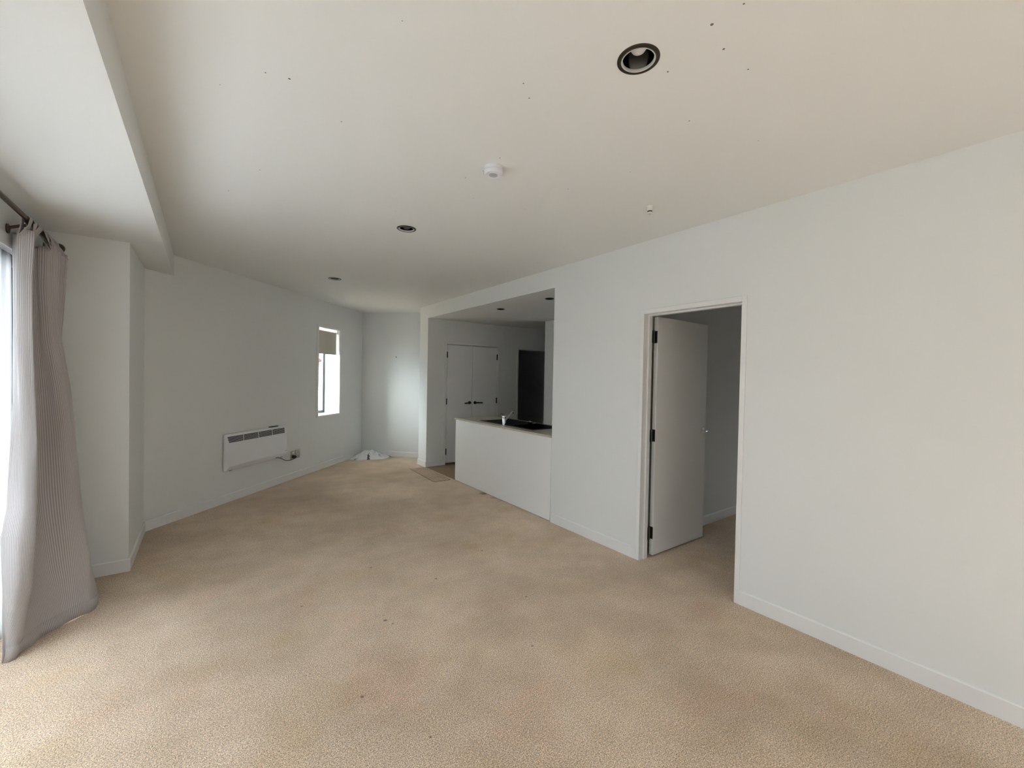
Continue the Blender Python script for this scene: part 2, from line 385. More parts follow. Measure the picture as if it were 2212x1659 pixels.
# ------------------------------------------------------------------ floors
struct('floor', MB().box(-1.15, 7.0, YR - 0.15, 9.4, -0.12, 0.0), 'carpet')
struct('floor_kitchen', MB().box(W + 0.005, 6.0, 2.5, YK, 0.0, 0.004), 'vinyl')

# ------------------------------------------------------------------ ceilings with round cut-outs for the lamps
DL = [(1.213, 0.957), (1.232, 3.099), (1.221, 5.255)]
DLK = [(3.224, 4.727), (3.219, 3.721)]
TH_ = 0.100
def holed_slab(x0, x1, y0, y1, z0, z1, holes, r, seg=32):
    mb = MB(); q = r * 1.5
    ys = sorted({y0, y1, *[c for h in holes for c in (h[1] - q, h[1] + q)]})
    for j in range(len(ys) - 1):
        ym = (ys[j] + ys[j + 1]) / 2
        xs = sorted({x0, x1, *[c for h in holes if abs(h[1] - ym) < q for c in (h[0] - q, h[0] + q)]})
        for i in range(len(xs) - 1):
            a, b, c, d = xs[i], xs[i + 1], ys[j], ys[j + 1]; mx, my = (a + b) / 2, (c + d) / 2
            hit = [h for h in holes if abs(h[0] - mx) < q and abs(h[1] - my) < q]
            full = [h for h in hit if a <= h[0] <= b and c <= h[1] <= d and abs((b - a) - 2 * q) < 1e-6 and abs((d - c) - 2 * q) < 1e-6]
            if full:
                hx, hy = full[0]; ring = []; sq = []
                for k in range(seg):
                    t = 2 * PI * (k + 0.5) / seg; cx, cy = math.cos(t), math.sin(t); m_ = max(abs(cx), abs(cy))
                    ring.append((hx + r * cx, hy + r * cy)); sq.append((hx + q * cx / m_, hy + q * cy / m_))
                for k in range(seg):
                    l = (k + 1) % seg
                    # include square corners
                    pts = [sq[k], sq[l], ring[l], ring[k]]
                    cxk = (sq[k][0] - hx, sq[k][1] - hy); cxl = (sq[l][0] - hx, sq[l][1] - hy)
                    if abs(abs(cxk[0]) - q) < 1e-6 and abs(abs(cxl[1]) - q) < 1e-6 and abs(abs(cxl[0]) - q) > 1e-6:
                        pts = [sq[k], (hx + math.copysign(q, cxk[0]), hy + math.copysign(q, cxl[1])), sq[l], ring[l], ring[k]]
                    elif abs(abs(cxk[1]) - q) < 1e-6 and abs(abs(cxl[0]) - q) < 1e-6 and abs(abs(cxl[1]) - q) > 1e-6:
                        pts = [sq[k], (hx + math.copysign(q, cxl[0]), hy + math.copysign(q, cxk[1])), sq[l], ring[l], ring[k]]
                    mb.face([(p[0], p[1], z0) for p in pts])
                    mb.face([(ring[k][0], ring[k][1], z0), (ring[l][0], ring[l][1], z0), (ring[l][0], ring[l][1], z1), (ring[k][0], ring[k][1], z1)])
            else:
                mb.face([(a, c, z0), (b, c, z0), (b, d, z0), (a, d, z0)])
    mb.face([(x0, y0, z1), (x1, y0, z1), (x1, y1, z1), (x0, y1, z1)])
    for p, q2 in (((x0, y0), (x1, y0)), ((x1, y0), (x1, y1)), ((x1, y1), (x0, y1)), ((x0, y1), (x0, y0))):
        mb.face([(*p, z0), (*q2, z0), (*q2, z1), (*p, z1)])
    bmesh.ops.remove_doubles(mb.bm, verts=mb.bm.verts, dist=1e-5)
    return mb
struct('ceiling', holed_slab(XB, 4.3, YR - 0.15, 9.3, H, H + 0.22, DL, 0.0595), 'ceiling')
struct('ceiling_kitchen', holed_slab(W + TH_, 7.0, 2.35, YK + 0.1, HK, HK + 0.19, DLK, 0.047), 'ceiling')
# dropped bulkhead along the window wall
struct('ceiling_bulkhead', MB().prism([(-1.2, YR - 0.1, HK), (XB, YR - 0.1, HK), (XB, Y1 + (XB - XC) * T.y / T.x + 0.05, HK), (-1.2, Y1 + (XB - XC) * T.y / T.x + 0.05, HK)], (0, 0, H + 0.2 - HK)), 'ceiling')

# ------------------------------------------------------------------ walls
TH = 0.100
mb = MB()
mb.box(W, W + TH, YR, 1.357, 0, H)
mb.box(W, W + TH, 1.357, 2.152, 2.02, H)
mb.box(W, W + TH, 2.152, YO, 0, H)
mb.box(W, W + TH, YO, YP, HK, H)
mb.box(W, W + TH, YK, YP, 0, HK)
struct('wall_right', mb, 'wall')
# pier behind the pilaster and the wall holding the double doors
mb = MB()
mb.box(W + TH, 3.202, YK, YK + 0.12, 0, HK)
mb.box(3.202, 4.221, YK, YK + 0.12, 2.0, HK)
mb.box(4.221, 4.675, YK, YK + 0.12, 0, HK)
mb.box(4.675, 5.45, YK, YK + 0.12, 1.99, HK)
mb.box(5.45, 6.2, YK, YK + 0.12, 0, HK)
mb.box(W + TH, 6.2, YK + 0.12, YP, HK, H)
mb.box(W + TH, 3.19, YK + 0.12, YP, 0, HK).box(3.19, 4.4, YP - .03, YP, 0, HK).box(4.23, 4.4, YK + .12, YP - .03, 0, HK)
struct('wall_kitchen_left', mb, 'wall')
struct('wall_dark_room', MB().box(4.4, 6.3, 8.6, 8.7, 0, H).box(6.2, 6.3, 2.5, 8.6, 0, H).box(4.4, 4.5, YP, 8.6, 0, H), 'wall')
struct('ceiling_dark_room', MB().box(4.3, 6.3, YK + 0.1, 8.7, HK, H + 0.2), 'ceiling')
struct('wall_kitchen_back', MB().box(4.481, 4.6, 2.5, 5.27, 0, HK), 'wall')
struct('wall_bedroom_left', MB().box(W + TH, 7.0, 2.302, 2.50, 0, H), 'wall')
struct('wall_bedroom_far', MB().box(6.6, 6.75, YR, 0.45, 0, H).box(6.6, 6.75, 1.05, 2.302, 0, H).box(6.6, 6.75, .45, 1.05, 0, 0.3).box(6.6, 6.75, .45, 1.05, 2.0, H), 'wall')
struct('ceiling_bedroom', MB().box(W + TH - 0.002, 6.7, YR, 2.31, H - 0.001, H + 0.2), 'ceiling')
# rear wall of the room behind the camera
mb = MB(); mb.box(-1.2, 0.0, YR - 0.15, YR, 0, H).box(2.4, 6.75, YR - .15, YR, 0, H).box(0.0, 2.4, YR - .15, YR, 0, .6).box(0.0, 2.4, YR - .15, YR, 2.1, H)
struct('wall_rear', mb, 'wall')
# column beside the curtain
struct('wall_column', MB().box(-1.2, XC, YC, Y1 + 0.0, 0, HK), 'wall')
# window wall: sliding door opening
OY0, OY1, OZ = -0.1, 3.92, 2.125
mb = MB(); mb.box(XL - 0.22, XL, OY1, YC, 0, HK).box(XL - 0.22, XL, OY0, OY1, OZ, HK).box(XL - 0.22, XL, YR, OY0, 0, HK)
struct('wall_left', mb, 'wall')
# angled wall with the narrow window
WT0, WT1, WZ0, WZ1, RD = 2.60, 3.167, 0.822, 2.18, 0.255
mb = MB()
mb.wbox(-0.75, WT0, -0.30, 0, 0, H).wbox(WT1, LW, -0.30, 0, 0, H).wbox(WT0, WT1, -0.30, 0, 0, WZ0).wbox(WT0, WT1, -0.30, 0, WZ1, H)
struct('wall_heater', mb, 'wall')
TB = N; NB = -T
struct('wall_back', MB().wbox(-0.3, 1.78, -0.15, 0, 0, H, B, TB, NB), 'wall')

# ------------------------------------------------------------------ baseboards
BH = 0.092; BT = 0.012
def bprof(o, dirv, nrm, L):
    """small bevelled skirting from o along dirv, standing off along nrm"""
    o = Vector(o); d = Vector(dirv).normalized(); n = Vector(nrm)
    poly = [o, o + n * BT, o + n * BT + Z * (BH - 0.006), o + n * (BT - 0.005) + Z * BH, o + Z * BH]
    return MB().prism(poly, d * L)
X = Vector((1, 0, 0)); Yv = Vector((0, 1, 0))
struct('baseboard_right', bprof((W, YR, 0), Yv, -X, 1.339 - YR), 'trim')
struct('baseboard_right_far', bprof((W, 2.169, 0), Yv, -X, YO - 0.015 - 2.169), 'trim')
struct('baseboard_heater', bprof(A, T, N, LW), 'trim')
struct('baseboard_back', bprof(B, TB, NB, 1.75), 'trim')
struct('baseboard_column', bprof((XC, YC, 0), Yv, X, Y1 - YC), 'trim')
struct('baseboard_column_front', bprof((XL, YC, 0), X, -Yv, XC - XL + BT), 'trim')
struct('baseboard_pilaster', bprof((W, YK - BT, 0), Yv, -X, YP - YK + 2 * BT), 'trim')
struct('baseboard_kitchen', bprof((W, YK, 0), X, -Yv, 3.168 - W), 'trim')
struct('baseboard_kitchen_right', bprof((4.24, YK, 0), X, -Yv, 0.40), 'trim')
struct('baseboard_bedroom', bprof((W + TH, 2.302, 0), X, -Yv, 3.4), 'trim')
struct('baseboard_nook', bprof((W, YP, 0), X, Yv, 1.2), 'trim')

# ------------------------------------------------------------------ bedroom door
YJ = 2.137; YJ0 = 1.372; HZ = 2.0
d1 = sroot('door_1', (W, 1.75, 0))
mb = MB()
mb.box(W - 0.010, W, YJ, 2.169, 0, HZ + 0.036).box(W - 0.010, W, 1.339, YJ0, 0, HZ + 0.036).box(W - 0.010, W, YJ0, YJ, HZ, HZ + 0.036)
mb.build('architrave', 'trim', d1, bevel=0.002)
mb = MB()
mb.box(W, W + TH + 0.004, YJ, 2.152, 0, HZ + 0.02).box(W, W + TH + 0.004, 1.357, YJ0, 0, HZ + 0.02).box(W, W + TH + 0.004, YJ0, YJ, HZ, HZ + 0.02)
mb.build('jamb_lining', 'trim', d1)
mb = MB()
mb.box(W + 0.045, W + 0.085, YJ - 0.012, YJ, 0, HZ).box(W + 0.045, W + 0.085, YJ0, YJ0 + 0.012, 0, HZ).box(W + 0.045, W + 0.085, YJ0 + .012, YJ - .012, HZ - 0.012, HZ)
mb.build('door_stop', 'trim', d1, bevel=0.002)
mb = MB(); mb.box(3.016, 3.783, 2.1165, 2.1515, 0.012, 1.992); leaf = mb.build('door_leaf', 'door', d1, bevel=0.0015)
for zc in (1.826, 1.009, 0.197):
    mb = MB()
    mb.box(3.0135, 3.016, 2.1185, 2.1475, zc - 0.05, zc + 0.05)
    mb.box(2.940, 2.990, 2.1345, 2.137, zc - 0.05, zc + 0.05)
    mb.lathe([(0.0070, zc - 0.051), (0.0070, zc + 0.051)], (2.9960, 2.1390, 0), 12, close=True)
    for k in (-.035, 0, .035):
        mb.lathe([(0.003, 0), (0.003, 0.0012)], (3.0125, 2.126, zc + k), 8, 'X', close=True)
    mb.build('hinge', 'dark_steel', d1, smooth=True)
# chrome lever
def lever(parent, base, nrm, dirv, mat='chrome', L=0.105, name='handle', r=0.009):
    base = Vector(base); n = Vector(nrm).normalized(); d = Vector(dirv).normalized()
    mb = MB()
    mb.tube([base, base + n * 0.008], 0.026, 24)
    mb.tube([base + n * 0.008, base + n * 0.050], r, 12)
    mb.tube([base + n * 0.046 - d * 0.006, base + n * 0.050 + d * 0.02, base + n * 0.052 + d * L * 0.6, base + n * 0.049 + d * L], [r * 1.15, r * 1.15, r, r * 0.95], 12)
    return mb.build(name, mat, parent, smooth=True)
lever(d1, (3.728, 2.1165, 1.010), (0, -1, 0), (-1, 0, 0), r=0.0115)
lever(d1, (3.728, 2.1515, 1.010), (0, 1, 0), (-1, 0, 0), r=0.0115)
MB().box(3.783, 3.785, 2.124, 2.144, 0.94, 1.08).build('latch_plate', 'chrome', d1)

# ------------------------------------------------------------------ kitchen double doors
d2 = sroot('door_2', (3.70, YK, 0))
mb = MB(); mb.box(3.168, 3.202, YK - 0.010, YK, 0, 2.03).box(4.221, 4.252, YK - 0.010, YK, 0, 2.03).box(3.202, 4.221, YK - 0.010, YK, 2.0, 2.03)
mb.build('architrave', 'trim', d2, bevel=0.002)
MB().box(3.202, 3.214, YK, YK + 0.11, 0, 2.0).box(4.209, 4.221, YK, YK + .11, 0, 2.0).box(3.214, 4.209, YK, YK + .11, 1.995, 2.0).build('jamb_lining', 'trim', d2)
for x0, x1, hx, sg in ((3.217, 3.7005, 3.215, -1), (3.7035, 4.206, 4.208, 1)):
    mb = MB(); mb.box(x0, x1, YK + 0.003, YK + 0.038, 0.03, 1.988); lf = mb.build('door_leaf', 'door', d2, bevel=0.0015)
    for zc in (1.82, 1.05, 0.22):
        MB().lathe([(0.007, zc - 0.05), (0.007, zc + 0.05)], (hx, YK - 0.004, 0), 10, close=True).box(min(hx, hx - sg * 0.012), max(hx, hx - sg * 0.012), YK - 0.0005, YK + 0.003, zc - .05, zc + .05).build('hinge', 'black_metal', d2, smooth=True)
lever(d2, (3.652, YK + 0.003, 1.022), (0, -1, 0), (-1, 0, -0.06), 'black_metal', 0.115, r=0.0105)
lever(d2, (3.762, YK + 0.003, 1.020), (0, -1, 0), (1, 0, -0.02), 'black_metal', 0.125, r=0.0105)

# dark doorway further right
d3 = sroot('door_3', (5.06, YK, 0))
MB().box(4.643, 4.675, YK - 0.010, YK, 0, 2.02).box(5.45, 5.482, YK - 0.010, YK, 0, 2.02).box(4.675, 5.45, YK - 0.010, YK, 1.99, 2.02).build('architrave', 'trim', d3, bevel=0.002)
MB().box(4.675, 4.687, YK, YK + 0.12, 0, 1.99).box(5.438, 5.45, YK, YK + .12, 0, 1.99).box(4.687, 5.438, YK, YK + .12, 1.98, 1.99).build('jamb_lining', 'trim', d3)

# ------------------------------------------------------------------ window 1 (narrow, angled wall)
w1 = sroot('window_1', tuple(A + T * 2.885 + Z * WZ0))
cw = 0.045
mb = MB()
mb.wbox(WT0 - cw, WT0, 0, 0.010, WZ0 - 0.024, WZ1 + 0.032).wbox(WT1, WT1 + cw, 0, 0.010, WZ0 - 0.024, WZ1 + 0.032)
mb.wbox(WT0, WT1, 0, 0.010, WZ1, WZ1 + 0.032).wbox(WT0, WT1, 0, 0.010, WZ0 - 0.024, WZ0)
mb.build('architrave', 'trim', w1, bevel=0.002)
mb = MB()
mb.wbox(WT0, WT0 + 0.004, -RD, 0, WZ0, WZ1).wbox(WT1 - 0.004, WT1, -RD, 0, WZ0, WZ1).wbox(WT0, WT1, -RD, 0, WZ1 - 0.004, WZ1)
mb.wbox(WT0, WT1, -RD, 0.0, WZ0, WZ0 + 0.006)
mb.build('reveal_lining', 'trim', w1)
mb = MB(); f = 0.042
o0, o1 = -RD - 0.035, -RD
mb.wbox(WT0, WT0 + f, o0, o1, WZ0, WZ1).wbox(WT1 - f, WT1, o0, o1, WZ0, WZ1).wbox(WT0, WT1, o0, o1, WZ0, WZ0 + f).wbox(WT0, WT1, o0, o1, WZ1 - f, WZ1)
mb.build('window_frame', 'alu', w1, bevel=0.002)
mb = MB(); g = f + 0.001
mb.wbox(WT0 + g, WT0 + g + .012, o0 + .01, o1 - .004, WZ0 + g, WZ1 - g).wbox(WT1 - g - .012, WT1 - g, o0 + .01, o1 - .004, WZ0 + g, WZ1 - g)
mb.wbox(WT0 + g, WT1 - g, o0 + .01, o1 - .004, WZ0 + g, WZ0 + g + .012)
mb.build('glazing_bead', 'alu_light', w1)
MB().wbox(WT0 + f, WT1 - f, -RD - 0.022, -RD - 0.018, WZ0 + f, WZ1 - f).build('window_pane', 'glass', w1)
# roller blind
rb = thing('roller_blind', 'beige roller blind pulled a third of the way down the narrow window', 'blind', tuple(A + T * 2.88 + N * -0.05 + Z * 2.15))
tz = WZ1 - 0.052
pa = A + T * (WT0 + 0.008) + N * -0.055 + Z * tz; pb = A + T * (WT1 - 0.02) + N * -0.055 + Z * tz
MB().tube([pa, pb], 0.016, 16).build('roller_tube', 'blind', rb, smooth=True)
MB().wbox(WT0 + 0.012, WT1 - 0.026, -0.0400, -0.0388, 1.792, tz + 0.003).build('blind_fabric', 'blind', rb)
MB().wbox(WT0 + 0.012, WT1 - 0.024, -0.045, -0.034, 1.778, 1.794).build('bottom_bar', 'steel', rb)
for tt in (WT0 + 0.004, WT1 - 0.018):
    MB().wbox(tt, tt + 0.006, -0.078, -0.032, tz - 0.02, WZ1 - 0.0045).build('bracket', 'trim', rb)

# exterior seen through the narrow window
eb = thing('neighbouring_building', 'white building across the street with small red lettering, seen through narrow window', 'building', tuple(A + T * 24 + N * -14))
mb = MB(); e0 = A + T * 18 + N * -14
mb.frame_box(e0 - Z * 3 - T * 14, T * 40, N * -4, Z * 13.0); mb.build('facade', 'facade', eb)
for (tt, zz, wd, hg) in ((5.2, 1.9, .9, 1.2), (7.0, 1.9, .9, 1.2), (8.8, 1.9, .9, 1.2), (7.0, -0.9, 2.2, 1.6)):
    MB().frame_box(e0 + T * tt + Z * zz + N * 0.01, T * wd, N * -0.02, Z * hg).build('window', 'alu', eb)
for k, (dx, hg) in enumerate(((0, .24), (.13, .16), (.25, .16))):
    MB().frame_box(e0 + T * (5.90 + dx) + Z * 2.28 + N * 0.02, T * .085, N * 0.05, Z * hg).build('sign_mark', 'red', eb)
struct('wall_balcony_added', MB().box(-4.6, -1.2, 4.35, 4.5, -0.16, 2.6), 'render')  # unseen end wall added to catch sun and whiten the door glass
struct('floor_balcony_added', MB().box(-4.6, -1.1, -5, 4.3, -0.16, -0.03), 'terrace')  # unseen slab added to bounce daylight up to the ceiling

# ------------------------------------------------------------------ window 2: sliding door to the left
w2 = sroot('window_2', (XL, 0.8, 0))
mb = MB()
mb.box(XL, XL + 0.012, OY0 - 0.05, YC - .001, OZ, OZ + 0.072).box(XL, XL + 0.012, OY1, YC - BT - .001, 0, OZ).box(XL, XL + .012, OY0 - 0.06, OY0, 0, OZ)
mb.build('architrave', 'trim', w2, bevel=0.003)
mb = MB(); xf0, xf1 = XL - 0.085, XL - 0.03
mb.box(xf0, xf1, OY0, OY1, OZ - 0.06, OZ).box(xf0, xf1, OY0, OY1, 0, 0.05)
for yy in (OY0, 1.72, OY1 - 0.06): mb.box(xf0, xf1, yy, yy + 0.06, 0.05, OZ - 0.06)
mb.build('window_frame', 'alu', w2, bevel=0.003)
for a_, b_ in ((OY0 + .06, 1.72), (1.78, OY1 - .06)):
    MB().box(XL - 0.060, XL - 0.054, a_, b_, 0.05, OZ - 0.06).build('window_pane', 'dimming_glass' if a_ < 1 else 'clearer_glass', w2)

w3 = sroot('window_added_rear', (1.2, YR, 0.6))  # unseen window behind the camera, added as daylight fill
mb = MB(); mb.box(0, 2.4, YR - .12, YR - .06, .60, .65).box(0, 2.4, YR - .12, YR - .06, 2.05, 2.1)
for xx in (0.0, 1.17, 2.34): mb.box(xx, xx + .06, YR - .12, YR - .06, .65, 2.05)
mb.build('window_frame', 'alu', w3)
MB().box(0.06, 2.34, YR - .095, YR - .09, .65, 2.05).build('window_pane', 'fill_window_glass', w3)

w4 = sroot('window_added_bedroom', (6.67, .75, .3))  # unseen window added to brighten the bedroom behind the open door
MB().box(6.66, 6.70, .45, .49, .3, 2.0).box(6.66, 6.70, 1.01, 1.05, .3, 2.0).box(6.66, 6.70, .49, 1.01, .3, .34).box(6.66, 6.70, .49, 1.01, 1.96, 2.0).build('window_frame', 'alu', w4)
MB().box(6.678, 6.682, .49, 1.01, .34, 1.96).build('window_pane', 'fill_window_glass', w4)

# ------------------------------------------------------------------ curtain rod
RX, RZ = -0.795, 2.292
def rz(y): return RZ - 0.024 * (y - 3.25)
rod = thing('curtain_rod', 'dark bronze curtain rod with ball finial above the sliding door', 'curtain rod', (RX, 1.0, RZ))
MB().tube([(RX, -0.5, rz(-0.5)), (RX, 4.035, rz(4.035))], 0.0125, 16).build('rod', 'rail', rod, smooth=True)
pr = [(0.0001, 0.030)] + [(0.024 * math.sin(a), 0.004 + 0.0 + 0.024 * -math.cos(a) + 0.006) for a in [k * PI / 14 for k in range(13, 0, -1)]] + [(0.0001, -0.014)]
MB().lathe([(0.0001, -0.012), (0.012, -0.012), (0.015, -0.006), (0.010, 0.0)] + [(0.031 * math.sin(a), 0.029 - 0.031 * math.cos(a)) for a in [PI * k / 14 for k in range(2, 14)]] + [(0.0002, 0.060)], (RX, 4.040, rz(4.04)), 24, 'Y').build('finial', 'rail', rod, smooth=True)
for yb_ in (3.50, 0.5):
    RZ_ = rz(yb_)
    MB().tube([(XL, yb_, RZ_ - 0.055), (XL + 0.006, yb_, RZ_ - 0.055)], 0.026, 20).tube([(XL + .004, yb_, RZ_ - 0.05), (RX + 0.0, yb_, RZ_ - 0.016)], 0.008, 10).tube([(RX - .001, yb_ - 0.008, RZ_ - .004), (RX - .001, yb_ + 0.008, RZ_ - .004)], 0.019, 16).build('bracket', 'rail', rod, smooth=True)

# ------------------------------------------------------------------ heavy curtain
rows = [0.0, 0.05, 0.33, 0.60, 0.73, 1.10, 1.36, 1.65, 1.96, 2.20]
strands = [
 [(-.815,3.150),(-.812,3.150),(-.821,3.200),(-.841,3.250),(-.833,3.300),(-.833,3.350),(-.837,3.400),(-.835,3.41),(-.834,3.420),(-.835,3.430)],
 [(-.800,3.150),(-.790,3.158),(-.765,3.195),(-.765,3.225),(-.760,3.265),(-.775,3.340),(-.790,3.375),(-.800,3.39),(-.800,3.400),(-.800,3.420)],
 [(-.772,3.175),(-.760,3.190),(-.729,3.250),(-.718,3.260),(-.724,3.300),(-.735,3.360),(-.751,3.400),(-.762,3.41),(-.771,3.420),(-.768,3.440)],
 [(-.742,3.262),(-.748,3.268),(-.790,3.300),(-.805,3.330),(-.815,3.365),(-.830,3.410),(-.840,3.450),(-.840,3.460),(-.840,3.465),(-.840,3.475)],
 [(-.705,3.350),(-.715,3.355),(-.765,3.400),(-.795,3.440),(-.810,3.470),(-.835,3.520),(-.845,3.545),(-.850,3.555),(-.850,3.560),(-.850,3.570)],
 [(-.655,3.435),(-.662,3.440),(-.695,3.475),(-.725,3.515),(-.745,3.545),(-.785,3.600),(-.812,3.640),(-.828,3.660),(-.832,3.670),(-.832,3.680)],
 [(-.590,3.500),(-.596,3.505),(-.625,3.545),(-.655,3.590),(-.670,3.620),(-.705,3.690),(-.725,3.720),(-.755,3.73),(-.768,3.740),(-.770,3.745)],
 [(-.545,3.545),(-.548,3.555),(-.573,3.600),(-.612,3.650),(-.628,3.680),(-.665,3.745),(-.692,3.760),(-.735,3.77),(-.750,3.770),(-.748,3.780)],
 [(-.545,3.680),(-.545,3.680),(-.590,3.720),(-.650,3.760),(-.670,3.780),(-.710,3.810),(-.740,3.820),(-.790,3.82),(-.805,3.820),(-.812,3.820)],
 [(-.585,3.840),(-.585,3.840),(-.640,3.850),(-.700,3.870),(-.725,3.870),(-.765,3.880),(-.790,3.880),(-.830,3.87),(-.850,3.860),(-.850,3.860)],
 [(-.660,3.900),(-.660,3.900),(-.700,3.915),(-.740,3.930),(-.760,3.930),(-.790,3.930),(-.795,3.920),(-.762,3.91),(-.768,3.915),(-.760,3.905)],
 [(-.690,3.960),(-.690,3.960),(-.730,3.970),(-.765,3.970),(-.780,3.970),(-.800,3.970),(-.800,3.960),(-.764,3.95),(-.748,3.955),(-.740,3.950)],
 [(-.740,4.020),(-.740,4.020),(-.770,4.020),(-.790,4.020),(-.800,4.020),(-.810,4.020),(-.815,4.010),(-.805,4.00),(-.800,3.990),(-.800,3.985)],
 [(-.790,4.060),(-.790,4.060),(-.810,4.060),(-.820,4.060),(-.825,4.060),(-.830,4.055),(-.830,4.050),(-.815,4.05),(-.800,4.045),(-.795,4.030)],
]
for j_, z_ in enumerate(rows):
    if z_ < 0.3: continue
    a_ = strands[2][j_]; b_ = strands[7][j_]; k_ = -a_[0] / a_[1]; lo = min(1.0, (z_ - 0.1) / 0.9)
    y5 = b_[1] - 0.050 - 0.03 * (1 - lo)
    strands[5][j_] = (-(k_ + 0.003) * y5 if lo > .9 else (strands[5][j_][0] * (1 - lo) - lo * (k_ + .003) * y5), y5 * lo + strands[5][j_][1] * (1 - lo))
    strands[6][j_] = ((b_[0] - 0.036) * lo + strands[6][j_][0] * (1 - lo), (b_[1] - 0.040) * lo + strands[6][j_][1] * (1 - lo))
    strands[8][j_] = (b_[0] - 0.012, b_[1] + 0.045)
def cr(p0, p1, p2, p3, t):
    return 0.5 * ((2 * p1) + (-p0 + p2) * t + (2 * p0 - 5 * p1 + 4 * p2 - p3) * t * t + (-p0 + 3 * p1 - 3 * p2 + p3) * t ** 3)
def samp(arr, s):
    n = len(arr) - 1; i = min(int(s), n - 1); t = s - i
    g = lambda k: arr[max(0, min(n, k))]
    return cr(g(i - 1), g(i), g(i + 1), g(i + 2), t)
def strand_at(k, z):
    j = 0
    while j < len(rows) - 2 and rows[j + 1] < z: j += 1
    t = (z - rows[j]) / (rows[j + 1] - rows[j])
    a, b = strands[k][j], strands[k][j + 1]
    t = t if j in (0,) else t
    return Vector((a[0] + (b[0] - a[0]) * t, a[1] + (b[1] - a[1]) * t, 0))
def curtain_pt(s, z):
    pts = [strand_at(k, z) for k in range(len(strands))]
    p = samp(pts, s)
    fade = max(0, (z - 0.9) / 1.3)
    p.x += fade * 0.010 * math.sin(s * 5.1 + 0.6) + fade * 0.006 * math.sin(s * 11.3 + z * 1.4)
    low = max(0, 1 - z / 0.25)
    p.x += low * 0.006 * math.sin(s * 4.2 + 1.0)
    p.y += low * 0.010 * math.sin(s * 3.3)
    return p
cur = thing('curtain', 'heavy ribbed taupe tab-top curtain gathered beside the sliding door', 'curtain', (-0.78, 3.6, 0.0))
NS, NZ = 210, 96
bm = bmesh.new(); uvl = bm.loops.layers.uv.new('UVMap'); grid = []
ZT = 2.222
for j in range(NZ + 1):
    z = ZT * (j / NZ); row = []
    for i in range(NS + 1):
        s = (len(strands) - 1) * i / NS
        lift = 0.001 + 0.004 * max(0, math.sin(s * 2.6 - 0.4)) * max(0, 1 - z / 0.15) * (1 if s > 3.4 else 0.2)
        top = -0.012 * (1 + math.cos(s * 2 * PI / 2.6)) * max(0, (z - 2.0) / 0.2)
        p = curtain_pt(s, z); row.append(bm.verts.new((p.x, p.y, z + lift * (1 if z < .2 else 0) + top)))
    grid.append(row)
uw = [1.45 * i / NS for i in range(NS + 1)]
for j in range(NZ):
    for i in range(NS):
        f = bm.faces.new((grid[j][i], grid[j][i + 1], grid[j + 1][i + 1], grid[j + 1][i])); f.smooth = True
        for lp, (a_, b_) in zip(f.loops, ((i, j), (i + 1, j), (i + 1, j + 1), (i, j + 1))): lp[uvl].uv = (uw[a_], ZT * b_ / NZ)
me = bpy.data.meshes.new('curtain_panel'); bm.to_mesh(me); bm.free(); me.materials.append(M['curtain'])
o = bpy.data.objects.new('curtain_panel', me); C.objects.link(o); o.parent = cur; o.matrix_parent_inverse = Matrix.Translation(cur.location).inverted()
sd = o.modifiers.new('thickness', 'SOLIDIFY'); sd.thickness = 0.0022
# hem band at the foot
bm = bmesh.new(); uvl = bm.loops.layers.uv.new('UVMap'); prev = None
for i in range(NS + 1):
    s = (len(strands) - 1) * i / NS; col = []
    for z in (0.012, 0.045, 0.075):
        p = curtain_pt(s, z); q = curtain_pt(min(s + .02, 12.99), z) - curtain_pt(max(s - .02, 0), z); q.z = 0; q.normalize()
        nn = Vector((q.y, -q.x, 0)); lift = -0.006 + 0.004 * max(0, math.sin(s * 2.6 - 0.4)) * max(0, 1 - z / 0.15) * (1 if s > 3.4 else 0.2)
        col.append(bm.verts.new((p.x + nn.x * .0022, p.y + nn.y * .0022, z + lift)))
    if prev:
        for k in range(2):
            f = bm.faces.new((prev[k], col[k], col[k + 1], prev[k + 1])); f.smooth = True
            for lp, u_ in zip(f.loops, (uw[i - 1], uw[i], uw[i], uw[i - 1])): lp[uvl].uv = (u_, 0.01)
    prev = col
me = bpy.data.meshes.new('hem'); bm.to_mesh(me); bm.free(); me.materials.append(M['curtain'])
o = bpy.data.objects.new('hem', me); C.objects.link(o); o.parent = cur; o.matrix_parent_inverse = Matrix.Translation(cur.location).inverted()
o.modifiers.new('thickness', 'SOLIDIFY').thickness = 0.0012
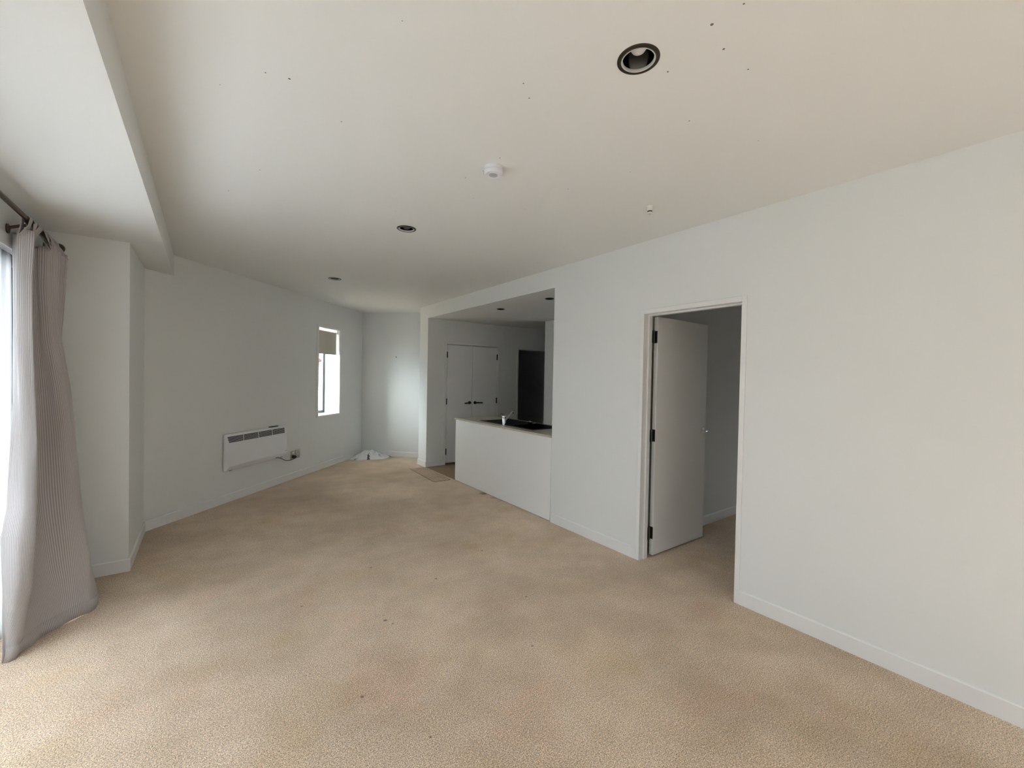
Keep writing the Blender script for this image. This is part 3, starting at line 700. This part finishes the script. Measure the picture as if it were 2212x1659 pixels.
# tabs looped over the rod
def tab(yc_, s_at, tw, wdt=0.080):
    bm = bmesh.new(); uvl = bm.loops.layers.uv.new('UVMap')
    p = curtain_pt(s_at, 2.20); prof = []
    base = Vector((p.x, p.y, 2.185))
    R_ = 0.0165
    for k in range(0, 21):
        a = PI * k / 20
        prof.append(Vector((RX + R_ * math.cos(a), yc_, rz(yc_) + 0.001 + R_ * math.sin(a))))
    front = [base.lerp(prof[0], t) + Vector((0.006 * math.sin(t * PI), 0, 0)) for t in [i / 8 for i in range(8)]]
    back = [prof[-1].lerp(base + Vector((-0.004, 0, 0)), t) for t in [i / 8 for i in range(1, 9)]]
    path = front + prof + back; n = len(path); prev = None; al = 0
    for i, q in enumerate(path):
        low = 1 - min(1, max(0, (q.z - 2.17) / 0.09)); ang = tw * low
        dy, dx = math.cos(ang), math.sin(ang); ww = wdt * (1 - 0.25 * (1 - low) * 0.6)
        al += (q - path[i - 1]).length if i else 0
        ring = [bm.verts.new((q.x + dx * ww * (t - .5), q.y + dy * ww * (t - .5), q.z + 0.002 * math.sin(t * 9 + i))) for t in (0, .25, .5, .75, 1)]
        if prev:
            for k in range(4):
                f = bm.faces.new((prev[k], prev[k + 1], ring[k + 1], ring[k])); f.smooth = True
                for lp, u_ in zip(f.loops, (k, k + 1, k + 1, k)): lp[uvl].uv = (u_ * ww / 4, al)
        prev = ring
    me = bpy.data.meshes.new('tab'); bm.to_mesh(me); bm.free(); me.materials.append(M['curtain'])
    o = bpy.data.objects.new('tab', me); C.objects.link(o); o.parent = cur; o.matrix_parent_inverse = Matrix.Translation(cur.location).inverted()
    o.modifiers.new('thickness', 'SOLIDIFY').thickness = 0.0018
for yc_, s_at, tw, *wd in ((3.455, 0.9, 0.15, 0.05), (3.525, 2.3, -0.6, 0.06), (3.62, 4.4, 0.6), (3.715, 6.2, -0.5), (3.80, 7.3, 0.5), (3.87, 9.3, -0.6), (3.93, 10.8, 0.5), (3.975, 12.0, 0.1, 0.045)):
    tab(yc_, s_at, tw, *wd)

# ------------------------------------------------------------------ sheer curtain
bm = bmesh.new(); g_ = []
n_ = 240
for j in range(13):
    z = 0.015 + (2.105 - 0.015) * j / 12; row = []
    for i in range(n_ + 1):
        y = 2.00 + (3.62 - 2.00) * i / n_
        x = XL - 0.010 + 0.010 * math.sin(y * 52 + 0.5 * math.sin(z * 2.1 + y * 3)) + 0.004 * math.sin(y * 131 + z)
        row.append(bm.verts.new((x, y, z)))
    g_.append(row)
for j in range(12):
    for i in range(n_):
        f = bm.faces.new((g_[j][i], g_[j][i + 1], g_[j + 1][i + 1], g_[j + 1][i])); f.smooth = True
me = bpy.data.meshes.new('sheer_curtain'); bm.to_mesh(me); bm.free(); me.materials.append(M['sheer'])
o = bpy.data.objects.new('sheer_curtain', me); C.objects.link(o)
tag(o, 'thin white net curtain hanging across the sliding door glass', 'curtain')

# ------------------------------------------------------------------ downlights
def downlight(x, y, z, r, label, group, proto=None, bulb=True):
    if proto:
        c = proto.copy(); C.objects.link(c); c.location = (x, y, z); c['label'] = label
        for ch in proto.children:
            d = ch.copy(); C.objects.link(d); d.parent = c
        return c
    t = thing('downlight', label, 'ceiling light', (0, 0, 0), group)
    k = r / 0.072
    MB().lathe([(0.072 * k, 0.0), (0.0715 * k, -0.003), (0.067 * k, -0.0055), (0.061 * k, -0.006), (0.0585 * k, -0.0045), (0.0585 * k, 0.004)], (0, 0, 0), 48).build('flange', 'bronze', t, smooth=True)
    MB().lathe([(0.0586 * k, -0.0040), (0.0570 * k, -0.0052), (0.0535 * k, -0.0035), (0.0525 * k, 0.004)], (0, 0, 0), 48).build('inner_ring', 'ring' if bulb else 'bronze', t, smooth=True)
    MB().lathe([(0.0526 * k, 0.003), (0.051 * k, 0.03), (0.045 * k, 0.07), (0.034 * k, 0.105), (0.0, 0.106)], (0, 0, 0), 48).build('reflector', 'reflector' if bulb else 'void', t, smooth=True)
    if bulb:
        MB().lathe([(0.0, 0.022), (0.012, 0.0235), (0.022, 0.029), (0.028, 0.038), (0.030, 0.05), (0.027, 0.065), (0.018, 0.085), (0.014, 0.102)], (0, 0, 0), 32).build('bulb', 'bulb', t, smooth=True)
    t.location = (x, y, z)
    return t
p0 = downlight(*DL[0], H, 0.072, 'recessed downlight nearest the camera, bronze rim and frosted bulb', 'downlights in the living room ceiling')
downlight(*DL[1], H, 0.072, 'middle of the three recessed living room downlights, bronze rimmed', None, p0)
downlight(*DL[2], H, 0.072, 'farthest living room downlight, a thin dark oval near the narrow window', None, p0)
p1 = downlight(*DLK[0], HK, 0.054, 'small dark downlight in kitchen ceiling, above the double doors in view', 'downlights in the kitchen ceiling', bulb=False)
downlight(*DLK[1], HK, 0.054, 'small dark kitchen downlight beside the edge of the long white wall', None, p1)

# ------------------------------------------------------------------ smoke alarm and sprinkler
sa = thing('smoke_alarm', 'round white smoke alarm on the ceiling', 'smoke alarm', (1.235, 1.904, H))
MB().lathe([(0.0, 0), (0.049, 0), (0.050, -0.004), (0.049, -0.017), (0.046, -0.019)], sa.location, 48).build('base', 'plastic', sa, smooth=True)
MB().lathe([(0.046, -0.0185), (0.0505, -0.021), (0.0515, -0.027), (0.0495, -0.036), (0.045, -0.0405), (0.038, -0.0405), (0.036, -0.0385), (0.030, -0.0385), (0.024, -0.0400), (0.0, -0.0400)], sa.location, 48).build('cover', 'plastic', sa, smooth=True)
MB().lathe([(0.0235, -0.0401), (0.023, -0.0425), (0.019, -0.0425), (0.017, -0.0405), (0.0, -0.0405)], sa.location, 32).build('test_button', 'plastic_shade', sa, smooth=True)
mb = MB()
for k in range(10):
    a = PI * 0.5 + (k - 4.5) * 0.28
    mb.frame_box(Vector(sa.location) + Vector((0.0505 * math.cos(a) - .003, 0.0505 * math.sin(a) - .001, -0.0335)), (0.006, 0, 0), (0, 0.002, 0), (0, 0, 0.004))
mb.build('vent_slots', 'plastic_shade', sa)
sx, sy = 2.305, 1.700
sp = thing('sprinkler_head', 'small white sprinkler head on ceiling near the long white wall', 'sprinkler', (sx, sy, H))
L0 = Vector((sx, sy, H))
MB().lathe([(0.020, 0), (0.0195, -0.004), (0.018, -0.006), (0.0175, -0.020), (0.0185, -0.030), (0.014, -0.031)], L0, 32).build('collar', 'sprinkler', sp, smooth=True)
MB().lathe([(0.0150, -0.029), (0.0150, -0.0395)], L0, 24).build('gap_core', 'cable', sp, smooth=True)  # black core painted in for the shaded gap under the collar
MB().lathe([(0.0, -0.0385), (0.0160, -0.0385), (0.017, -0.042), (0.013, -0.0475), (0.004, -0.049), (0.0, -0.049)], L0, 32).build('cap', 'sprinkler', sp, smooth=True)
MB().lathe([(0.0, -0.0485), (0.0035, -0.0495), (0.0, -0.0515)], L0, 12).build('tip', 'dark_steel', sp, smooth=True)

# ------------------------------------------------------------------ panel heater
ht = thing('panel_heater', 'white panel heater mounted low on the angled wall', 'heater', tuple(A + T * 1.35 + N * 0.02 + Z * 0.36))
def wp(t, o, z): return A + T * t + N * o + Z * z
t0, t1 = 0.857, 1.848; HT, HB = 0.772, 0.418; OT, OB = 0.036, 0.070
# body shell: wedge, deeper at the foot
INS = 0.014
prof = [(0.012, 0.365, 0), (0.040, 0.362, .5), (0.064, 0.403, .95), (OB, HB, 1), (OT + .004, HT - .006, 0), (OT - .004, HT, 0), (0.012, HT, 0)]
mb = MB()
la = [mb.bm.verts.new(wp(t0 + INS * k_, o_, z_)) for o_, z_, k_ in prof]; lb = [mb.bm.verts.new(wp(t1 - INS * k_, o_, z_)) for o_, z_, k_ in prof]
mb.bm.faces.new(la[::-1]); mb.bm.faces.new(lb)
for k_ in range(len(prof)): mb.bm.faces.new((la[k_], la[(k_ + 1) % 7], lb[(k_ + 1) % 7], lb[k_]))
mb.build('casing', 'heater', ht, bevel=0.003)
# grille slots laid on the sloping face
slope = (OT - OB) / (HT - HB)
slope = (OT + .004 - OB) / (HT - .006 - HB)
def face_o(z): return OB + (z - HB) * slope
def slab(mb, ta, tb, za, zb, th=0.0012, k=0.0006):
    o_a, o_b = face_o(za) + k, face_o(zb) + k
    mb.frame_box(wp(ta, o_a, za), T * (tb - ta), (wp(0, o_b, zb) - wp(0, o_a, za)), N * th)
gw = (t1 - t0 - 0.035 - 0.020) / 4
for gidx in range(4):
    mb = MB()
    for r_ in range(6):
        zc = HT - 0.028 - r_ * 0.0118
        ind = 0.004 * r_
        slab(mb, t0 + 0.022 + gidx * gw + (ind if gidx == 0 else 0), t0 + 0.022 + (gidx + 1) * gw - 0.011, zc - 0.0082, zc)
    mb.build('vent_grille', 'void', ht)
mb = MB(); slab(mb, t1 - 0.062, t1 - 0.032, HB + 0.022, HB + 0.0245); slab(mb, t1 - 0.040, t1 - 0.026, HB + 0.026, HB + 0.029); mb.build('badge', 'logo', ht)
for tt in (t0 + 0.07, t1 - 0.09):
    MB().wbox(tt, tt + .03, 0.0, 0.03, 0.355, 0.37).build('wall_bracket', 'cable', ht)
MB().wbox(1.56, 1.70, 0.006, 0.034, HT - 0.001, HT + 0.010).build('control_block', 'cable', ht)
cp = [wp(1.64, .045, .370), wp(1.68, .05, .366), wp(1.74, .05, .345), wp(1.80, .045, .315), wp(1.86, .04, .293), wp(1.93, .038, .284), wp(1.99, .038, .287), wp(2.035, .035, .302)]
cpp = [samp(cp, s_ * 0.25) for s_ in range(0, 29)]
MB().tube(cpp, 0.0042, 10).build('power_cord', 'cable', ht, smooth=True)
pl = MB(); pl.tube([wp(2.035, .012, .316), wp(2.035, .050, .312)], [0.021, 0.017], 16); pl.tube([wp(2.035, .045, .312), wp(2.02, .047, .300), wp(1.995, .040, .288)], [0.012, .009, .005], 12)
pl.build('plug', 'cable', ht, smooth=True)

# ------------------------------------------------------------------ wall sockets
def socket(tc_, label, kind):
    s_ = thing('power_socket', label, 'wall socket', tuple(wp(tc_, 0, .335)), 'steel wall plates beside the heater')
    MB().wbox(tc_ - .046, tc_ + .046, 0, .007, .277, .397).build('plate', 'steel', s_, bevel=.002)
    if kind:
        MB().wbox(tc_ - .010, tc_ + .012, .007, .011, .355, .380).build('switch', 'trim', s_, bevel=.001)
        MB().wbox(tc_ - .018, tc_ + .018, .007, .009, .292, .330).build('outlet', 'cable', s_)
    else:
        MB().wbox(tc_ - .014, tc_ + .014, .007, .010, .322, .352).build('outlet', 'sprinkler', s_, bevel=.001)
socket(2.030, 'steel power socket with a black plug in it, beside the heater', 1)
socket(2.134, 'steel wall plate right of the plugged-in socket, with nothing plugged in', 0)

# ------------------------------------------------------------------ nail in the back wall
nb = thing('nail', 'small dark nail left in the far corner wall', 'nail', tuple(B + TB * .665 + Z * 1.787))
q = B + TB * .665 + Z * 1.787
MB().tube([q + NB * -0.002, q + NB * 0.022 + Z * .004], 0.0028, 8).build('shank', 'nail', nb)
MB().tube([q + NB * 0.022 + Z * .004, q + NB * 0.0245 + Z * .0045], 0.009, 12).build('head', 'nail', nb)

# ------------------------------------------------------------------ kitchen bench
bn = thing('kitchen_bench', 'white-panelled kitchen bench set in the wall opening', 'kitchen bench', (W + .3, 4.2, 0))
MB().box(W - 0.004, W + 0.014, YO + 0.003, YI, 0.006, 0.858).build('front_panel', 'panel', bn, bevel=.0012)
MB().box(W + 0.014, 3.47, YO + 0.003, YI - .02, 0.0, 0.10).build('plinth', 'void', bn)
MB().box(W + 0.014, 3.485, YI - .018, YI, 0.006, 0.858).build('end_panel', 'panel', bn, bevel=.0012)
SX0, SX1, SY0, SY1 = 2.985, 3.445, 3.69, 4.79
mb = MB(); mb.box(W + .014, 3.485, YO + .003, SY0 - .02, .10, .858).box(W + .014, 3.485, SY1 + .02, YI - .018, .10, .858).box(W + .014, 3.485, SY0 - .02, SY1 + .02, .10, .66)
mb.box(W + .014, SX0 - .01, SY0 - .02, SY1 + .02, .66, .858).box(SX1 + .006, 3.485, SY0 - .02, SY1 + .02, .66, .858)
mb.build('cabinet_body', 'panel', bn)
for k in range(4):
    ya = YO + .01 + k * (YI - .03 - YO) / 4; yb2 = ya + (YI - .03 - YO) / 4 - .004
    dd = MB().box(3.486, 3.504, ya, yb2, .105, .852).build('cabinet_door', 'panel', bn, bevel=.001)
    MB().box(3.504, 3.524, (ya + yb2) / 2 - .06, (ya + yb2) / 2 + .06, .80, .812).build('door_pull', 'chrome', dd)
# worktop with cut-out for the sink
ZW = 0.8812; WX0, WX1, WY1 = W - 0.012, 3.522, YI + 0.030
mb = MB(); xs = [WX0, SX0, SX1, WX1]; ys = [YO + .003, SY0, SY1, WY1]
for i in range(3):
    for j in range(3):
        if i == 1 and j == 1: continue
        for zz in (.859, ZW): mb.face([(xs[i], ys[j], zz), (xs[i + 1], ys[j], zz), (xs[i + 1], ys[j + 1], zz), (xs[i], ys[j + 1], zz)])
for (a_, b_) in (((WX0, ys[0]), (WX1, ys[0])), ((WX1, ys[0]), (WX1, WY1)), ((WX1, WY1), (WX0, WY1)), ((WX0, WY1), (WX0, ys[0])),
                 ((SX0, SY0), (SX1, SY0)), ((SX1, SY0), (SX1, SY1)), ((SX1, SY1), (SX0, SY1)), ((SX0, SY1), (SX0, SY0))):
    mb.face([(*a_, .859), (*b_, .859), (*b_, ZW), (*a_, ZW)])
bmesh.ops.remove_doubles(mb.bm, verts=mb.bm.verts, dist=1e-5)
wt = mb.build('worktop', 'worktop', None); tag(wt, 'thin pale stone worktop on the white kitchen bench', 'worktop')
# black sink: bowl to the near end, drainer to the far end
sk = thing('sink', 'black composite sink with drainer set into the pale worktop', 'sink', (3.21, 4.2, ZW))
def rim_sink():
    mb = MB(); r = .012; zt = ZW + .004
    outer = (SX0 - r, SX1 + r, SY0 - r, SY1 + r)
    bowls = [(SX0 + .03, SX1 - .03, SY0 + .03, SY0 + .47, .165), (SX0 + .03, SX1 - .03, SY0 + .53, SY1 - .03, .008)]
    xs = [outer[0], SX0 + .03, SX1 - .03, outer[1]]; ys = [outer[2], SY0 + .03, SY0 + .47, SY0 + .53, SY1 - .03, outer[3]]
    for i in range(3):
        for j in range(5):
            if i == 1 and j in (1, 3): continue
            mb.face([(xs[i], ys[j], zt), (xs[i + 1], ys[j], zt), (xs[i + 1], ys[j + 1], zt), (xs[i], ys[j + 1], zt)])
    for (a, b, c, d, dp) in bowls:
        q = 0.02; e = [(a, c), (b, c), (b, d), (a, d)]; g = [(a + q, c + q), (b - q, c + q), (b - q, d - q), (a + q, d - q)]
        for k in range(4):
            l = (k + 1) % 4; mb.face([(*e[k], zt), (*e[l], zt), (*g[l], zt - dp), (*g[k], zt - dp)])
        mb.face([(*p, zt - dp) for p in g])
    o = [(outer[0], outer[2]), (outer[1], outer[2]), (outer[1], outer[3]), (outer[0], outer[3])]
    for k in range(4):
        l = (k + 1) % 4; mb.face([(*o[k], zt), (*o[l], zt), (*o[l], ZW), (*o[k], ZW)])
    bmesh.ops.remove_doubles(mb.bm, verts=mb.bm.verts, dist=1e-5)
    return mb
rim_sink().build('basin', 'sink', sk, bevel=.003)
mb = MB()
for k in range(9): mb.box(SX0 + .06 + k * .038, SX0 + .072 + k * .038, SY0 + .57, SY1 - .07, ZW - .0045, ZW + .001)
mb.build('drainer_ribs', 'sink', sk, bevel=.002)
MB().lathe([(0.0, .004), (.02, .006), (.036, .004), (.042, 0.0)], (3.22, SY0 + .25, ZW - .161), 32).build('strainer', 'chrome', sk, smooth=True)
MB().lathe([(0.0, .0035), (.012, .004), (.020, .0)], (3.405, SY0 + .50, ZW + .004), 24).build('overflow_cap', 'chrome', sk, smooth=True)
# tap
TX, TY = 2.945, 4.200
tp = thing('kitchen_tap', 'chrome mixer tap standing behind the front edge of the bench', 'tap', (TX, TY, ZW))
b0 = Vector((TX, TY, ZW))
MB().lathe([(.0, 0), (.027, 0), (.027, .004), (.0215, .007), (.0215, .088), (.0205, .090), (.0215, .092), (.0215, .112), (.019, .118), (.0, .119)], b0, 32).build('body', 'chrome', tp, smooth=True)
MB().tube([b0 + Vector((0, 0, .116)), b0 + Vector((-.010, .012, .130)), b0 + Vector((-.030, .036, .146))], [.019, .013, .008], 16).build('lever', 'dark_steel', tp, smooth=True)
spt = [b0 + Vector(v) for v in ((.012, .010, .045), (.06, .035, .075), (.13, .070, .118), (.185, .10, .147), (.205, .11, .150), (.220, .118, .142), (.224, .12, .128))]
MB().tube([samp(spt, k * .25) for k in range(25)], .0105, 14).build('spout', 'chrome', tp, smooth=True)
# things by the sink
sc = thing('drain_basket', 'shiny steel basket strainer lying on the black sink', 'strainer', (3.33, 4.36, ZW))
MB().lathe([(.0, .0), (.030, .0), (.038, .020), (.041, .0205), (.0415, .0225), (.036, .0225), (.028, .004), (.0, .004)], (3.34, 4.195, ZW + .0045), 32).build('bowl', 'chrome', sc, smooth=True)
MB().lathe([(.004, .004), (.004, .026), (.007, .030), (.0, .033)], (3.34, 4.195, ZW + .0045), 16).build('knob', 'chrome', sc, smooth=True)

# ------------------------------------------------------------------ carpet offcut used as a mat
def rounded(pts, z0, z1):
    mb = MB(); mb.prism([(p[0], p[1], z0) for p in pts], (0, 0, z1 - z0)); return mb
mt = rounded([(2.594, 6.225), (2.596, 6.240), (2.615, 6.243), (2.830, 6.218), (2.853, 6.200), (2.826, 5.322), (2.815, 5.302), (2.578, 5.306), (2.560, 5.325)], 0.001, 0.012).build('carpet_offcut', 'mat_carpet', None, bevel=.002)
tag(mt, 'brown carpet offcut lying like a mat at the kitchen entrance', 'mat')

# ------------------------------------------------------------------ crumpled plastic bag in the corner
def bag():
    from mathutils import noise
    bm = bmesh.new(); nx, ny = 64, 40; g = []
    c = Vector((2.37, 7.47, 0)); ux = Vector((0.86, -0.10, 0)).normalized(); uy = Vector((0.10, 0.86, 0)).normalized()
    for j in range(ny + 1):
        row = []
        for i in range(nx + 1):
            u = i / nx * 2 - 1; v = j / ny * 2 - 1
            # squircle footprint
            r = math.sqrt(u * u + v * v) + 1e-9; m_ = max(abs(u), abs(v)); k = m_ / r if r > 0 else 0
            a, b = u * (0.55 + .45 * k), v * (0.55 + .45 * k)
            x_ = a * 0.335 * (1 + .10 * math.sin(3.1 * v + 1)); y_ = b * 0.20 * (1 + .16 * math.sin(4 * u))
            rr = min(1, m_)
            h = 0.105 * (1 - rr ** 2.2) * (0.85 + 0.25 * math.sin(u * 3.4 + 1.5)) 
            h *= 0.55 if u > 0.35 else 1
            p = c + ux * x_ + uy * y_
            d1_ = (p - A).dot(N) - 0.017
            if d1_ < 0: p -= N * d1_
            d2_ = (p - B).dot(NB) - 0.017
            if d2_ < 0: p -= NB * d2_
            nz = noise.noise(Vector((x_ * 14, y_ * 14, 0.3))) * .030 + abs(noise.noise(Vector((x_ * 34, y_ * 34, 5)))) * -.022 + noise.noise(Vector((x_ * 70, y_ * 70, 2))) * .006
            z = 0.003 + max(0, h + nz * (1 - rr ** 6) * 1.3 + 0.012 * (1 - rr ** 8))
            row.append(bm.verts.new((p.x, p.y, z)))
        g.append(row)
    for j in range(ny):
        for i in range(nx):
            bm.faces.new((g[j][i], g[j][i + 1], g[j + 1][i + 1], g[j + 1][i]))
    # underside
    ring = [g[0][i] for i in range(nx + 1)] + [g[j][nx] for j in range(1, ny + 1)] + [g[ny][i] for i in range(nx - 1, -1, -1)] + [g[j][0] for j in range(ny - 1, 0, -1)]
    low = [bm.verts.new((v.co.x, v.co.y, 0.0008)) for v in ring]
    for k in range(len(ring)): bm.faces.new((ring[k], low[k], low[(k + 1) % len(ring)], ring[(k + 1) % len(ring)]))
    bm.faces.new(low)
    bmesh.ops.recalc_face_normals(bm, faces=bm.faces)
    me = bpy.data.meshes.new('plastic_bag'); bm.to_mesh(me); bm.free(); me.materials.append(M['bag'])
    for p in me.polygons: p.use_smooth = True
    o = bpy.data.objects.new('plastic_bag', me); C.objects.link(o)
    tag(o, 'crumpled white plastic bag lying on the carpet in the far corner', 'plastic bag')
    return o
bag_o = bag()
